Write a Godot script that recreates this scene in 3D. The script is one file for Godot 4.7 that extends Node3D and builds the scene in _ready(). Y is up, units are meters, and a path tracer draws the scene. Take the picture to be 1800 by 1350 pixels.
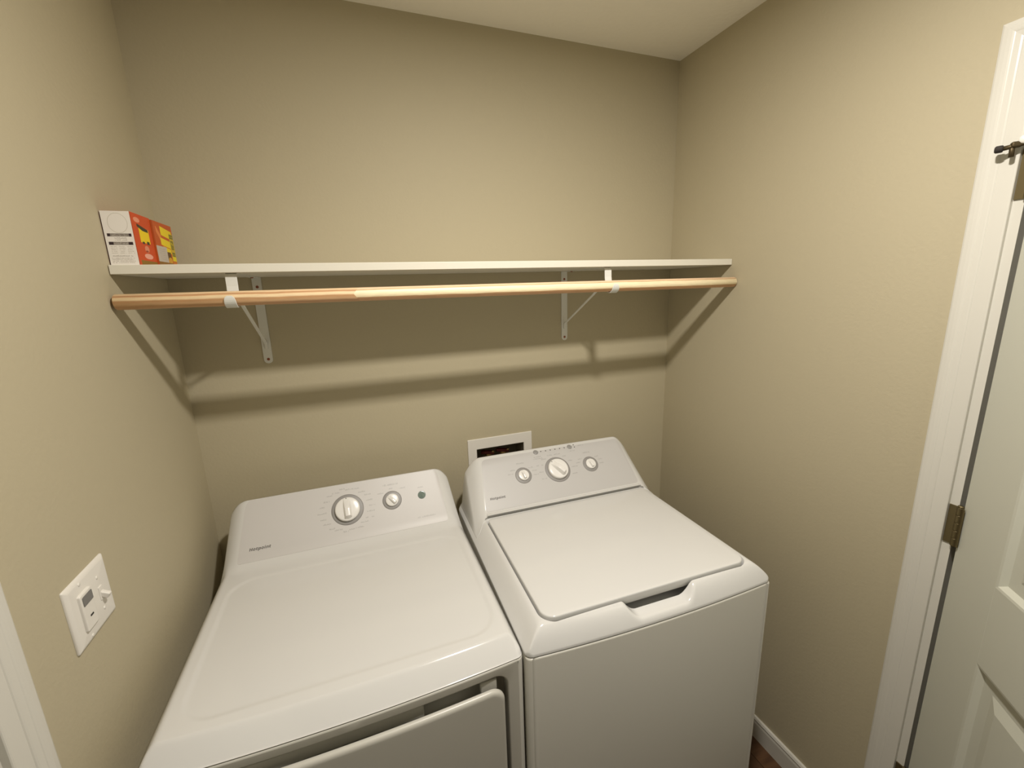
extends Node3D

# Room axes: x runs right along the back wall, y up, z out of the back wall towards the camera.
const W := 1.7187      # width between the side walls
const H := 2.458       # ceiling height
const D := 4.4       # depth to the unseen far wall, set deep to lessen bounce light
const ALCOVE := 1.97  # side walls end here; unseen wider space beyond, shaped to lessen bounce light
const SHELF_Y := 1.7258
const SHELF_Z := 0.3115
const SHELF_T := 0.0196
const ROD_Y := 1.6484
const ROD_Z := 0.3251
const DOOR_ANGLE := 38.5

var M := {}
var used := {}


func _ready() -> void:
	# camera
	var cam := Camera3D.new()
	cam.name = "camera"
	cam.position = Vector3(0.472, 1.6519, 1.4873)
	cam.rotation = Vector3(-0.2195, -0.3479, -0.0319)
	cam.fov = rad_to_deg(2.0 * atan(675.0 / 756.17))
	cam.near = 0.02
	cam.far = 50.0
	add_child(cam)
	cam.current = true
	# surroundings: an indoor room, nothing but darkness outside it
	var env := Environment.new()
	env.background_mode = Environment.BG_COLOR
	env.background_color = Color(0.01, 0.01, 0.012)
	env.tonemap_mode = Environment.TONE_MAPPER_LINEAR
	env.tonemap_exposure = 1.0
	env.sdfgi_enabled = true
	env.ssao_enabled = true
	env.ssil_enabled = true
	var we := WorldEnvironment.new()
	we.name = "world_environment"
	we.environment = env
	add_child(we)
	# the ceiling lamp's light (its fitting is built in ceiling_light())
	var lamp := AreaLight3D.new()
	lamp.name = "ceiling_lamp"
	lamp.area_size = Vector2(0.085, 0.085)
	lamp.area_normalize_energy = true
	lamp.light_color = Color(1.0, 0.975, 0.94)
	lamp.light_energy = 2.38
	lamp.shadow_enabled = true
	lamp.position = Vector3(0.89, H - 0.020, 1.125)
	lamp.rotation_degrees = Vector3(-90, 0, 0)
	lamp.set("area_range", 8.0)
	lamp.set("area_attenuation", 2.0)
	add_child(lamp)
	materials()
	room()
	doors()
	dryer()
	washer()
	shelf()
	boxes()
	outlet_box()
	switch_plate()
	ceiling_light()


# ---------------------------------------------------------------- naming
func numbered(called: String) -> String:
	used[called] = used.get(called, -1) + 1
	return called if used[called] == 0 else "%s_%03d" % [called, used[called]]

func thing(called: String, label: String, category: String, at := Vector3.ZERO, turn := 0.0, group := "") -> Node3D:
	var o := Node3D.new()
	o.name = numbered(called)
	add_child(o)
	o.position = at
	o.rotation_degrees.y = turn
	o.set_meta("label", label)
	o.set_meta("category", category)
	if group:
		o.set_meta("group", group)
	return o

func structure(called: String, label: String, category: String) -> Node3D:
	var o := thing(called, label, category)
	o.set_meta("kind", "structure")
	return o

func obj(called: String, mesh: Mesh, m: Material, parent: Node, at := Vector3.ZERO, turn := Vector3.ZERO) -> MeshInstance3D:
	var o := MeshInstance3D.new()
	o.name = called
	o.mesh = mesh
	o.material_override = m
	o.position = at
	o.rotation_degrees = turn
	parent.add_child(o, true)
	return o

func part_label(o: Node, label: String) -> void:
	o.set_meta("label", label)


# ---------------------------------------------------------------- materials
func mat(c: Color, rough := 0.5, metal := 0.0, spec := 0.5) -> StandardMaterial3D:
	var m := StandardMaterial3D.new()
	m.albedo_color = c
	m.roughness = rough
	m.metallic = metal
	m.metallic_specular = spec
	return m

func rgb(r: int, g: int, b: int) -> Color:
	return Color(r / 255.0, g / 255.0, b / 255.0)

func bump(freq: float, world_scale: float, strength: float, m: StandardMaterial3D, sd := 3) -> void:
	var n := FastNoiseLite.new()
	n.seed = sd
	n.noise_type = FastNoiseLite.TYPE_SIMPLEX_SMOOTH
	n.frequency = freq
	n.fractal_octaves = 3
	var t := NoiseTexture2D.new()
	t.width = 512
	t.height = 512
	t.seamless = true
	t.noise = n
	t.as_normal_map = true
	t.bump_strength = 4.0
	m.normal_enabled = true
	m.normal_texture = t
	m.normal_scale = strength
	m.uv1_triplanar = true
	m.uv1_world_triplanar = true
	m.uv1_scale = Vector3.ONE * world_scale

func materials() -> void:
	M.wall = mat(rgb(188, 178, 151), 0.62, 0.0, 0.35)
	bump(0.05, 3.0, 0.10, M.wall)
	M.ceiling = mat(rgb(245, 240, 228), 0.85, 0.0, 0.2)
	bump(0.03, 2.5, 0.25, M.ceiling, 9)
	M.trim = mat(rgb(214, 211, 201), 0.28)
	M.door = mat(rgb(204, 204, 190), 0.38)
	M.white = mat(rgb(217, 216, 213), 0.12)
	M.cabinet = mat(rgb(200, 197, 187), 0.34)  # greyer than the white tops: shade on the machine fronts put into the colour
	M.plastic = mat(rgb(232, 228, 220), 0.35)
	M.knob = mat(rgb(238, 236, 232), 0.22)
	M.ring = mat(rgb(146, 143, 140), 0.45)
	M.button = mat(rgb(150, 148, 146), 0.4)
	M.print = mat(rgb(96, 92, 88), 0.6)
	M.lens = mat(rgb(118, 132, 124), 0.12)
	M.dark = mat(rgb(38, 36, 34), 0.6)
	M.rubber = mat(rgb(46, 40, 36), 0.8)
	M.bracket = mat(rgb(226, 226, 220), 0.35)
	M.shelf = mat(rgb(230, 226, 212), 0.42)
	M.metal = mat(rgb(122, 110, 80), 0.45, 0.85)
	M.bronze = mat(rgb(84, 72, 50), 0.5, 0.7)
	M.screw = mat(rgb(150, 84, 58), 0.55, 0.4)
	M.brass = mat(rgb(176, 150, 104), 0.35, 0.9)
	M.grip = mat(rgb(96, 24, 22), 0.5)
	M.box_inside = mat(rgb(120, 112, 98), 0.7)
	M.window = mat(rgb(112, 110, 106), 0.25)
	M.floor_base = mat(rgb(40, 30, 22), 0.8)
	M.planks = []
	for c in [rgb(92, 64, 40), rgb(100, 70, 44), rgb(86, 60, 38)]:
		var p := mat(c, 0.5)
		p.albedo_texture = grain_texture(int(c.r * 255))
		p.uv1_triplanar = true
		p.uv1_scale = Vector3(0.8, 5.0, 5.0)
		M.planks.append(p)

func grain_texture(sd: int) -> Texture2D:
	var n := FastNoiseLite.new()
	n.seed = sd
	n.frequency = 0.02
	n.fractal_octaves = 4
	var t := NoiseTexture2D.new()
	t.width = 256
	t.height = 256
	t.seamless = true
	t.noise = n
	var g := Gradient.new()
	g.set_color(0, Color(0.72, 0.68, 0.64))
	g.set_color(1, Color(1, 1, 1))
	t.color_ramp = g
	return t


# ---------------------------------------------------------------- mesh helpers
func smin(a: float, b: float, k: float) -> float:
	var h := clampf(0.5 + 0.5 * (b - a) / k, 0.0, 1.0)
	return lerpf(b, a, h) - k * h * (1.0 - h)

func smax(a: float, b: float, k: float) -> float:
	return -smin(-a, -b, k)

# rows of points joined by quads; rows[i][j]. Seen from the front, j runs to the right and i runs away (up).
func sheet(rows: Array, flip := false, closed := false, uv := false) -> ArrayMesh:
	var st := SurfaceTool.new()
	st.begin(Mesh.PRIMITIVE_TRIANGLES)
	st.set_smooth_group(0)
	add_sheet(st, rows, flip, closed, uv)
	st.generate_normals()
	return st.commit()

func add_sheet(st: SurfaceTool, rows: Array, flip := false, closed := false, uv := false) -> void:
	var nr := rows.size()
	for i in nr - 1:
		var a = rows[i]
		var b = rows[i + 1]
		var nc: int = a.size()
		for j in (nc if closed else nc - 1):
			var k := (j + 1) % nc
			var q := [a[j], a[k], b[k], b[j]]
			var t := [Vector2(j, i), Vector2(j + 1, i), Vector2(j + 1, i + 1), Vector2(j, i + 1)]
			for n in ([0, 2, 1, 0, 3, 2] if not flip else [0, 1, 2, 0, 2, 3]):
				if uv:
					st.set_uv(Vector2(t[n].x / float(nc if closed else nc - 1), 1.0 - t[n].y / float(nr - 1)))
				st.add_vertex(q[n])

func add_fan(st: SurfaceTool, loop: Array, flip := false) -> void:
	var c := Vector3.ZERO
	for p in loop:
		c += p
	c /= loop.size()
	for j in loop.size():
		var p = loop[j]
		var q = loop[(j + 1) % loop.size()]
		for v in ([c, q, p] if not flip else [c, p, q]):
			st.add_vertex(v)

func begin(flat := false) -> SurfaceTool:
	var st := SurfaceTool.new()
	st.begin(Mesh.PRIMITIVE_TRIANGLES)
	st.set_smooth_group(-1 if flat else 0)
	return st

func finish(st: SurfaceTool) -> ArrayMesh:
	st.generate_normals()
	return st.commit()

# box with rounded edges, centred
func rbox(size: Vector3, r: float, n := 3) -> ArrayMesh:
	var st := begin()
	add_rbox(st, size, r, Vector3.ZERO, n)
	return st.commit()

func add_rbox(st: SurfaceTool, size: Vector3, r: float, at: Vector3, n := 3) -> void:
	var h := size / 2.0
	r = minf(r, minf(h.x, minf(h.y, h.z)) * 0.999)
	var inner := h - Vector3.ONE * r
	for axis in 3:
		var u := (axis + 1) % 3
		var v := (axis + 2) % 3
		for side in [-1.0, 1.0]:
			var cu := []
			var cv := []
			for k in n + 1:
				var f := tan(PI / 4.0 * (1.0 - float(k) / n))
				cu.append(-inner[u] - r * f)
				cv.append(-inner[v] - r * f)
			for k in n + 1:
				var f := tan(PI / 4.0 * float(k) / n)
				cu.append(inner[u] + r * f)
				cv.append(inner[v] + r * f)
			for i in cu.size() - 1:
				for j in cv.size() - 1:
					var q := []
					for e in [[i, j], [i + 1, j], [i + 1, j + 1], [i, j + 1]]:
						var p := Vector3.ZERO
						p[axis] = h[axis] * side
						p[u] = cu[e[0]]
						p[v] = cv[e[1]]
						var c := p.clamp(-inner, inner)
						var d := (p - c).normalized()
						q.append([c + d * r, d])
					for k in ([0, 2, 1, 0, 3, 2] if side > 0 else [0, 1, 2, 0, 2, 3]):
						st.set_normal(q[k][1])
						st.add_vertex(q[k][0] + at)

# box with flat faces between two corners
func add_box(st: SurfaceTool, a: Vector3, b: Vector3) -> void:
	var p := func(i: int) -> Vector3: return Vector3(b.x if i & 1 else a.x, b.y if i & 2 else a.y, b.z if i & 4 else a.z)
	for f in [[0, 1, 3, 2], [5, 4, 6, 7], [4, 0, 2, 6], [1, 5, 7, 3], [2, 3, 7, 6], [4, 5, 1, 0]]:
		for k in [0, 1, 2, 0, 2, 3]:
			st.add_vertex(p.call(f[[0, 3, 2, 1][k]]))

func box(a: Vector3, b: Vector3) -> ArrayMesh:
	var st := begin(true)
	add_box(st, a, b)
	return finish(st)

# profile of (radius, height) turned round the y axis
func lathe(profile: Array, segments := 48) -> ArrayMesh:
	var st := begin()
	add_lathe(st, profile, segments)
	return finish(st)

func add_lathe(st: SurfaceTool, profile: Array, segments := 48, at := Vector3.ZERO, basis := Basis()) -> void:
	var rows := []
	for p in profile:
		var row := []
		for j in segments:
			var a := -TAU * j / segments
			row.append(at + basis * Vector3(p.x * cos(a), p.y, p.x * sin(a)))
		rows.append(row)
	add_sheet(st, rows, false, true)

func tube(path: Array, r: float, segments := 12, caps := true) -> ArrayMesh:
	var st := begin()
	add_tube(st, path, r, segments, caps)
	return finish(st)

func add_tube(st: SurfaceTool, path: Array, r: float, segments := 12, caps := true) -> void:
	var rows := []
	var side := Vector3.ZERO
	for i in path.size():
		var d: Vector3 = (path[mini(i + 1, path.size() - 1)] - path[maxi(i - 1, 0)]).normalized()
		if side == Vector3.ZERO:
			side = d.cross(Vector3.UP if absf(d.y) < 0.9 else Vector3.RIGHT).normalized()
		side = (side - d * side.dot(d)).normalized()
		var up := side.cross(d)
		var row := []
		for j in segments:
			var a := TAU * j / segments
			row.append(path[i] + (side * cos(a) + up * sin(a)) * r)
		rows.append(row)
	add_sheet(st, rows, true, true)
	if caps:
		add_fan(st, rows[0], false)
		add_fan(st, rows[-1], true)

# a rounded rectangle outline, counter-clockwise from the lower right, corner radii: right bottom, right top, left top, left bottom
func rounded(hx: float, hy: float, radii: Array, per_side := 1, n := 8) -> Array:
	var pts := []
	var c := [Vector2(hx, -hy), Vector2(hx, hy), Vector2(-hx, hy), Vector2(-hx, -hy)]
	for k in 4:
		var r: float = maxf(radii[k], 0.0002)
		var o: Vector2 = c[k] - Vector2(signf(c[k].x), signf(c[k].y)) * r
		var start := -PI / 2.0 + k * PI / 2.0
		for i in n + 1:
			var a := start + PI / 2.0 * i / n
			pts.append(o + Vector2(cos(a), sin(a)) * r)
		var nk := (k + 1) % 4
		var r2: float = maxf(radii[nk], 0.0002)
		var o2: Vector2 = c[nk] - Vector2(signf(c[nk].x), signf(c[nk].y)) * r2
		var a2 := -PI / 2.0 + nk * PI / 2.0
		var from: Vector2 = pts[-1]
		var to := o2 + Vector2(cos(a2), sin(a2)) * r2
		for i in range(1, per_side):
			pts.append(from.lerp(to, float(i) / per_side))
	return pts

# flat plate lying in x-y, its back at z = 0 and its front, with rounded edges, at z = t
func plate(hx: float, hy: float, radii: Array, t: float, r: float, n := 8) -> ArrayMesh:
	var st := begin()
	var rows := []
	var steps := [[0.0, 0.0]]
	for k in 5:
		var a := PI / 2.0 * k / 4.0
		steps.append([r * (1.0 - cos(a)), t - r + r * sin(a)])
	for s in steps:
		var rr := []
		for x in radii:
			rr.append(maxf(x - s[0], 0.0003))
		var row := []
		for p in rounded(hx - s[0], hy - s[0], rr, 1, n):
			row.append(Vector3(p.x, p.y, s[1]))
		rows.append(row)
	add_sheet(st, rows, true, true)
	st.set_smooth_group(1)
	add_fan(st, rows[-1], true)
	st.set_smooth_group(2)
	add_fan(st, rows[0], false)
	return finish(st)

# polygon (x, y) pushed along z from z0 to z1
func prism(poly: Array, z0: float, z1: float) -> ArrayMesh:
	var st := begin(true)
	add_prism(st, poly, z0, z1)
	return finish(st)

func add_prism(st: SurfaceTool, poly: Array, z0: float, z1: float, xf := Transform3D()) -> void:
	var pts := PackedVector2Array(poly)
	if Geometry2D.is_polygon_clockwise(pts):
		pts.reverse()
	var n := pts.size()
	for i in n:
		var p := pts[i]
		var q := pts[(i + 1) % n]
		var a := [Vector3(p.x, p.y, z0), Vector3(q.x, q.y, z0), Vector3(q.x, q.y, z1), Vector3(p.x, p.y, z1)]
		for k in [0, 2, 1, 0, 3, 2]:
			st.add_vertex(xf * a[k])
	var tri := Geometry2D.triangulate_polygon(pts)
	for i in range(0, tri.size(), 3):
		for k in [0, 2, 1]:
			st.add_vertex(xf * Vector3(pts[tri[i + k]].x, pts[tri[i + k]].y, z1))
		for k in [0, 1, 2]:
			st.add_vertex(xf * Vector3(pts[tri[i + k]].x, pts[tri[i + k]].y, z0))

# lettering whose points are moved by a function of (x, y)
func lettering(text: String, height: float, weight: int, slant: float, place: Callable, stretch := 1.0, width := 0.0) -> ArrayMesh:
	var f := SystemFont.new()
	f.font_names = PackedStringArray(["Droid Sans"])
	f.font_weight = weight
	var tm := TextMesh.new()
	tm.text = text
	tm.font = f
	tm.font_size = 64
	tm.pixel_size = 0.01
	tm.depth = 0.0
	tm.curve_step = 1.0
	tm.horizontal_alignment = HORIZONTAL_ALIGNMENT_LEFT
	var arrays := tm.get_mesh_arrays()
	var vs: PackedVector3Array = arrays[Mesh.ARRAY_VERTEX]
	var lo := Vector3(1e9, 1e9, 0)
	var hi := -lo
	for v in vs:
		lo = lo.min(v)
		hi = hi.max(v)
	var s := height / (hi.y - lo.y)
	var sx := s * stretch
	if width > 0.0:
		sx = width / (hi.x - lo.x)
	var idx: PackedInt32Array = arrays[Mesh.ARRAY_INDEX] if arrays[Mesh.ARRAY_INDEX] != null else PackedInt32Array(range(vs.size()))
	var st := begin(true)
	for i in idx:
		var v := vs[i] - lo
		var y := v.y * s
		st.add_vertex(place.call(v.x * sx + y * slant, y))
	return finish(st)


# ---------------------------------------------------------------- the room
func room() -> void:
	var o := structure("wall_back", "tan painted back wall behind the washer and dryer", "wall")
	var st := begin(true)
	var hx0 := 0.858
	var hx1 := 1.054
	var hy0 := 0.885
	var hy1 := 1.065
	var t := 0.14
	add_box(st, Vector3(-t, 0, -t), Vector3(hx0, H, 0))
	add_box(st, Vector3(hx1, 0, -t), Vector3(W + t, H, 0))
	add_box(st, Vector3(hx0, 0, -t), Vector3(hx1, hy0, 0))
	add_box(st, Vector3(hx0, hy1, -t), Vector3(hx1, H, 0))
	obj("painted_wall", finish(st), M.wall, o)

	o = structure("wall_left", "tan painted wall on the left with a light switch", "wall")
	st = begin(true)
	add_box(st, Vector3(-t, 0, 0), Vector3(0, H, 0.8605))
	add_box(st, Vector3(-t, 2.059, 0.8605), Vector3(0, H, 1.6685))
	add_box(st, Vector3(-t, 0, 1.6685), Vector3(0, H, ALCOVE))
	add_box(st, Vector3(-1.8, 0, ALCOVE - t), Vector3(-t, H, ALCOVE))
	add_box(st, Vector3(-1.8 - t, 0, ALCOVE - t), Vector3(-1.8, H, D))
	obj("painted_wall", finish(st), M.wall, o)

	o = structure("wall_right", "tan painted wall on the right beside the open door", "wall")
	st = begin(true)
	add_box(st, Vector3(W, 0, 0), Vector3(W + t, H, 0.982))
	add_box(st, Vector3(W, 2.068, 0.982), Vector3(W + t, H, 1.786))
	add_box(st, Vector3(W, 0, 1.786), Vector3(W + t, H, ALCOVE))
	add_box(st, Vector3(W + t, 0, ALCOVE - t), Vector3(W + 1.8, H, ALCOVE))
	add_box(st, Vector3(W + 1.8, 0, ALCOVE - t), Vector3(W + 1.8 + t, H, D))
	obj("painted_wall", finish(st), M.wall, o)

	o = structure("wall_front", "tan painted wall behind the camera", "wall")
	obj("painted_wall", box(Vector3(-1.8 - t, 0, D), Vector3(W + 1.8 + t, H, D + t)), M.wall, o)
	# the space beyond the open door
	o = structure("wall_hall", "tan painted walls of the space beyond the open door", "wall")
	st = begin(true)
	add_box(st, Vector3(W + 1.1, 0, 0.5), Vector3(W + 1.2, H, ALCOVE - t))
	add_box(st, Vector3(W + t, 0, 0.4), Vector3(W + 1.2, H, 0.5))
	obj("painted_wall", finish(st), M.wall, o)

	o = structure("ceiling", "off-white matt ceiling over the laundry", "ceiling")
	obj("ceiling_board", box(Vector3(-2.0, H, -t), Vector3(W + 2.0, H + 0.1, D + t)), M.ceiling, o)

	o = structure("floor", "brown wood-look plank floor", "floor")
	obj("subfloor", box(Vector3(-2.0, -0.1, -t), Vector3(W + 2.0, -0.006, D + t)), M.floor_base, o)
	var rng := RandomNumberGenerator.new()
	rng.seed = 5
	var variants := [rbox(Vector3(0.1485, 0.008, 0.748), 0.001, 1), rbox(Vector3(0.1485, 0.008, 0.7485), 0.001, 1)]
	var x := 0.075
	var row := 0
	while x < W + 1.1:
		var z := 0.375 - (0.25 if row % 3 == 1 else 0.5 if row % 3 == 2 else 0.0)
		while z - 0.375 < ALCOVE + 0.4:
			obj("plank", variants[rng.randi() % 2], M.planks[rng.randi() % 3], o, Vector3(x, -0.004, z))
			z += 0.75
		x += 0.15
		row += 1
	# baseboards
	var prof := [Vector2(0, 0), Vector2(0.012, 0), Vector2(0.012, 0.062), Vector2(0.0105, 0.070), Vector2(0.0115, 0.076), Vector2(0.008, 0.083), Vector2(0, 0.083)]
	o = structure("baseboard_right", "white baseboard along the foot of the right wall", "baseboard")
	var pr := []
	for p in prof:
		pr.append(Vector2(W - p.x, p.y))
	obj("moulding", prism(pr, 0.0, 0.922), M.trim, o)
	o = structure("baseboard_left", "white baseboard along the foot of the left wall", "baseboard")
	obj("moulding", prism(prof, 0.0, 0.80), M.trim, o)
	o = structure("baseboard_back", "white baseboard along the foot of the back wall", "baseboard")
	obj("moulding", prism(prof, -W + 0.012, -0.012), M.trim, o, Vector3.ZERO, Vector3(0, -90, 0))


# moulded casing round a doorway in a side wall; the wall's face is at x, facing dir (+1 or -1)
func casing(o: Node3D, x: float, dir: float, z0: float, z1: float, top: float) -> void:
	var prof := [Vector2(0, 0), Vector2(0, 0.0088), Vector2(0.001, 0.0098), Vector2(0.003, 0.0104), Vector2(0.016, 0.0112), Vector2(0.026, 0.0116), Vector2(0.0275, 0.0126), Vector2(0.030, 0.0134), Vector2(0.034, 0.0138), Vector2(0.0385, 0.0142), Vector2(0.040, 0.0148), Vector2(0.043, 0.0153), Vector2(0.049, 0.0155), Vector2(0.056, 0.0150), Vector2(0.059, 0.0138), Vector2(0.060, 0.0120), Vector2(0.060, 0)]
	for i in prof.size():
		prof[i] = Vector2(prof[i].x * 1.0, prof[i].y)
	for side in [0, 1]:
		var rows := [[], []]
		for p in prof:
			var z: float = z0 - p.x if side == 0 else z1 + p.x
			rows[0].append(Vector3(x + dir * p.y, 0.0, z))
			rows[1].append(Vector3(x + dir * p.y, top + p.x, z))
		var st := begin(true)
		add_sheet(st, rows, (side == 0) != (dir < 0), false)
		obj("casing_side", finish(st), M.trim, o)
	var rows := [[], []]
	for p in prof:
		rows[0].append(Vector3(x + dir * p.y, top + p.x, z0 - p.x))
		rows[1].append(Vector3(x + dir * p.y, top + p.x, z1 + p.x))
	var st := begin(true)
	add_sheet(st, rows, dir > 0, false)
	obj("casing_head", finish(st), M.trim, o)


# a two-panel door leaf: width runs along +x, front face at z = 0 looking towards +z, thickness behind
func door_leaf(o: Node3D, w: float, h: float, stile: float, openings: Array, place: Transform3D) -> void:
	var th := 0.035
	var add := func(called: String, mesh: Mesh) -> void:
		var n := obj(called, mesh, M.door, o)
		n.transform = place
	var put := func(called: String, a: Vector3, b: Vector3) -> void:
		var st := begin()
		add_rbox(st, b - a, 0.0012, (a + b) / 2.0, 2)
		add.call(called, st.commit())
	put.call("stile", Vector3(0, 0, -th), Vector3(stile, h, 0))
	put.call("stile", Vector3(w - stile, 0, -th), Vector3(w, h, 0))
	var y := 0.0
	for p in openings:
		put.call("rail", Vector3(stile - 0.001, y, -th), Vector3(w - stile + 0.001, p[0], 0))
		y = p[1]
	put.call("rail", Vector3(stile - 0.001, y, -th), Vector3(w - stile + 0.001, h, 0))
	for p in openings:
		var st := begin(true)
		for face in [0, 1]:
			var rows := []
			for s in [[-0.001, 0.0], [0.004, -0.0010], [0.013, -0.010], [0.038, -0.0105], [0.062, -0.004], [0.064, -0.004]]:
				var zz: float = s[1] if face == 0 else -th - s[1]
				var i: float = s[0]
				rows.append([Vector3(stile + i, p[0] + i, zz), Vector3(w - stile - i, p[0] + i, zz), Vector3(w - stile - i, p[1] - i, zz), Vector3(stile + i, p[1] - i, zz)])
			add_sheet(st, rows, face == 0, true)
			add_fan(st, rows[-1], face == 0)
		add.call("panel", finish(st))


func hinge(o: Node3D, at: Vector3, leaf_dir: Vector3) -> void:
	# barrel of five knuckles with a leaf on the jamb and a leaf on the door
	var hgt := 0.095
	var n := Node3D.new()
	n.name = "hinge"
	o.add_child(n, true)
	n.position = at
	for k in 5:
		var y0 := hgt * k / 5.0 + 0.0003
		var y1 := hgt * (k + 1) / 5.0 - 0.0003
		obj("knuckle", lathe([Vector2(0.0005, y0), Vector2(0.0056, y0), Vector2(0.0062, y0 + 0.0003), Vector2(0.0062, y0 + 0.0009), Vector2(0.0062, y1 - 0.0009), Vector2(0.0062, y1 - 0.0003), Vector2(0.0056, y1), Vector2(0.0005, y1)], 20), M.metal, n)
	obj("pin", lathe([Vector2(0.0005, -0.002), Vector2(0.004, -0.002), Vector2(0.0045, 0.0), Vector2(0.0045, hgt), Vector2(0.0058, hgt + 0.0005), Vector2(0.0055, hgt + 0.003), Vector2(0.0005, hgt + 0.004)], 16), M.metal, n)
	obj("jamb_leaf", box(Vector3(0.0022, 0.001, -0.0205), Vector3(0.0053, hgt - 0.001, -0.003)), M.metal, n)
	var lf := obj("door_leaf", box(Vector3(-0.001, 0.001, 0.003), Vector3(0.0015, hgt - 0.001, 0.012)), M.metal, n)
	lf.rotation.y = atan2(leaf_dir.x, leaf_dir.z)


func doors() -> void:
	# right doorway
	var t := structure("trim_1", "white moulded casing and jamb around the right doorway", "door frame")
	casing(t, W, -1.0, 0.982, 1.784, 2.056)
	var jw := 0.14
	obj("jamb", box(Vector3(W - 0.0005, 0, 0.980), Vector3(W + jw, 2.052, 0.9985)), M.trim, t)
	obj("jamb", box(Vector3(W - 0.0005, 0, 1.768), Vector3(W + jw, 2.052, 1.7865)), M.trim, t)
	obj("head_jamb", box(Vector3(W - 0.0005, 2.046, 0.9985), Vector3(W + jw, 2.066, 1.768)), M.trim, t)
	obj("stop", box(Vector3(W + 0.040, 0, 0.998), Vector3(W + 0.072, 2.046, 1.010)), M.trim, t)
	obj("stop", box(Vector3(W + 0.040, 0, 1.757), Vector3(W + 0.072, 2.046, 1.768)), M.trim, t)
	var d := structure("door_1", "white two-panel door standing ajar on the right with three hinges", "door")
	var pivot := Vector3(W - 0.0055, 0, 1.0035)
	var a := deg_to_rad(DOOR_ANGLE)
	var along := Vector3(-sin(a), 0, cos(a))
	var out := Vector3(-cos(a), 0, -sin(a))
	var place := Transform3D(Basis(-along, Vector3.UP, out), pivot - out * 0.0045)
	# the leaf is built with its width along -along so that its face looks out of the doorway; start at its free edge
	place.origin += along * (0.003 + 0.757) + Vector3(0, 0.012, 0)
	door_leaf(d, 0.757, 2.028, 0.127, [[0.235, 0.834], [1.019, 1.915]], place)
	for y in [1.789, 1.043, 0.288]:
		hinge(d, pivot + Vector3(0, y, 0), along)
	# knob out of sight on the free edge
	var kn := lathe([Vector2(0.0005, 0), Vector2(0.032, 0), Vector2(0.031, 0.006), Vector2(0.012, 0.012), Vector2(0.012, 0.034), Vector2(0.026, 0.042), Vector2(0.027, 0.056), Vector2(0.016, 0.064), Vector2(0.0005, 0.065)], 32)
	var k := obj("knob", kn, M.metal, d)
	k.transform = Transform3D(Basis(-along, out, Vector3.UP), pivot - out * 0.0045 + along * 0.70 + Vector3(0, 0.93, 0))

	# pin stop on the top hinge
	var s := thing("door_stop", "small metal hinge-pin door stop with dark rubber tips at the top hinge", "door stop", pivot + Vector3(0, 1.886, 0))
	obj("arm", tube([Vector3(0.000, 0.004, -0.002), Vector3(-0.012, 0.004, -0.012), Vector3(-0.020, 0.001, -0.026), Vector3(-0.026, -0.001, -0.040)], 0.0042, 12), M.bronze, s)
	obj("collar", lathe([Vector2(0.0005, 0.0), Vector2(0.0085, 0.0), Vector2(0.0095, 0.0010), Vector2(0.0095, 0.0020), Vector2(0.0095, 0.0060), Vector2(0.0085, 0.0075), Vector2(0.0005, 0.008)], 20), M.bronze, s)
	obj("boss", rbox(Vector3(0.011, 0.011, 0.016), 0.004), M.bronze, s, Vector3(-0.018, 0.003, -0.024), Vector3(0, 40, 0))
	var tip := obj("rubber_tip", lathe([Vector2(0.0005, 0), Vector2(0.0060, 0.0005), Vector2(0.0068, 0.003), Vector2(0.0066, 0.010), Vector2(0.0045, 0.012), Vector2(0.0005, 0.0124)], 18), M.rubber, s, Vector3(-0.025, -0.0008, -0.038))
	tip.basis = Basis(Vector3.UP, Vector3(-0.35, 0, -0.93).normalized(), Vector3(0.93, 0, -0.35).normalized())
	var pad := obj("white_pad", lathe([Vector2(0.0005, 0), Vector2(0.0075, 0), Vector2(0.0082, 0.002), Vector2(0.0078, 0.006), Vector2(0.005, 0.008), Vector2(0.0002, 0.0085)], 20), M.plastic, s, Vector3(-0.012, 0.010, -0.016))
	pad.basis = Basis(Vector3.UP, Vector3(-0.9, 0, 0.3).normalized(), Vector3(-0.3, 0, -0.9).normalized())
	obj("screw_post", tube([Vector3(-0.020, 0.001, -0.028), Vector3(-0.018, -0.018, -0.028)], 0.0040, 12), M.bronze, s)

	# left doorway
	t = structure("trim_2", "white moulded casing and jamb around the left doorway", "door frame")
	casing(t, 0.0, 1.0, 0.861, 1.669, 2.050)
	obj("jamb", box(Vector3(-jw, 0, 0.8600), Vector3(0.0006, 2.046, 0.878)), M.trim, t)
	obj("jamb", box(Vector3(-jw, 0, 1.652), Vector3(0.0006, 2.046, 1.6690)), M.trim, t)
	obj("head_jamb", box(Vector3(-jw, 2.040, 0.878), Vector3(0.0006, 2.060, 1.652)), M.trim, t)
	obj("stop", box(Vector3(-0.075, 0, 0.877), Vector3(-0.042, 2.04, 0.890)), M.trim, t)
	obj("stop", box(Vector3(-0.075, 0, 1.640), Vector3(-0.042, 2.04, 1.653)), M.trim, t)
	d = structure("door_2", "white two-panel door closed in the left doorway", "door")
	place = Transform3D(Basis(Vector3(0, 0, -1), Vector3.UP, Vector3(1, 0, 0)), Vector3(-0.003, 0.012, 1.646))
	door_leaf(d, 0.762, 2.02, 0.127, [[0.235, 0.834], [1.019, 1.915]], place)
	k = obj("knob", kn, M.metal, d)
	k.transform = Transform3D(Basis(Vector3.UP, Vector3(1, 0, 0), Vector3(0, 0, -1)).orthonormalized(), Vector3(-0.003, 0.94, 1.585))


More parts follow.
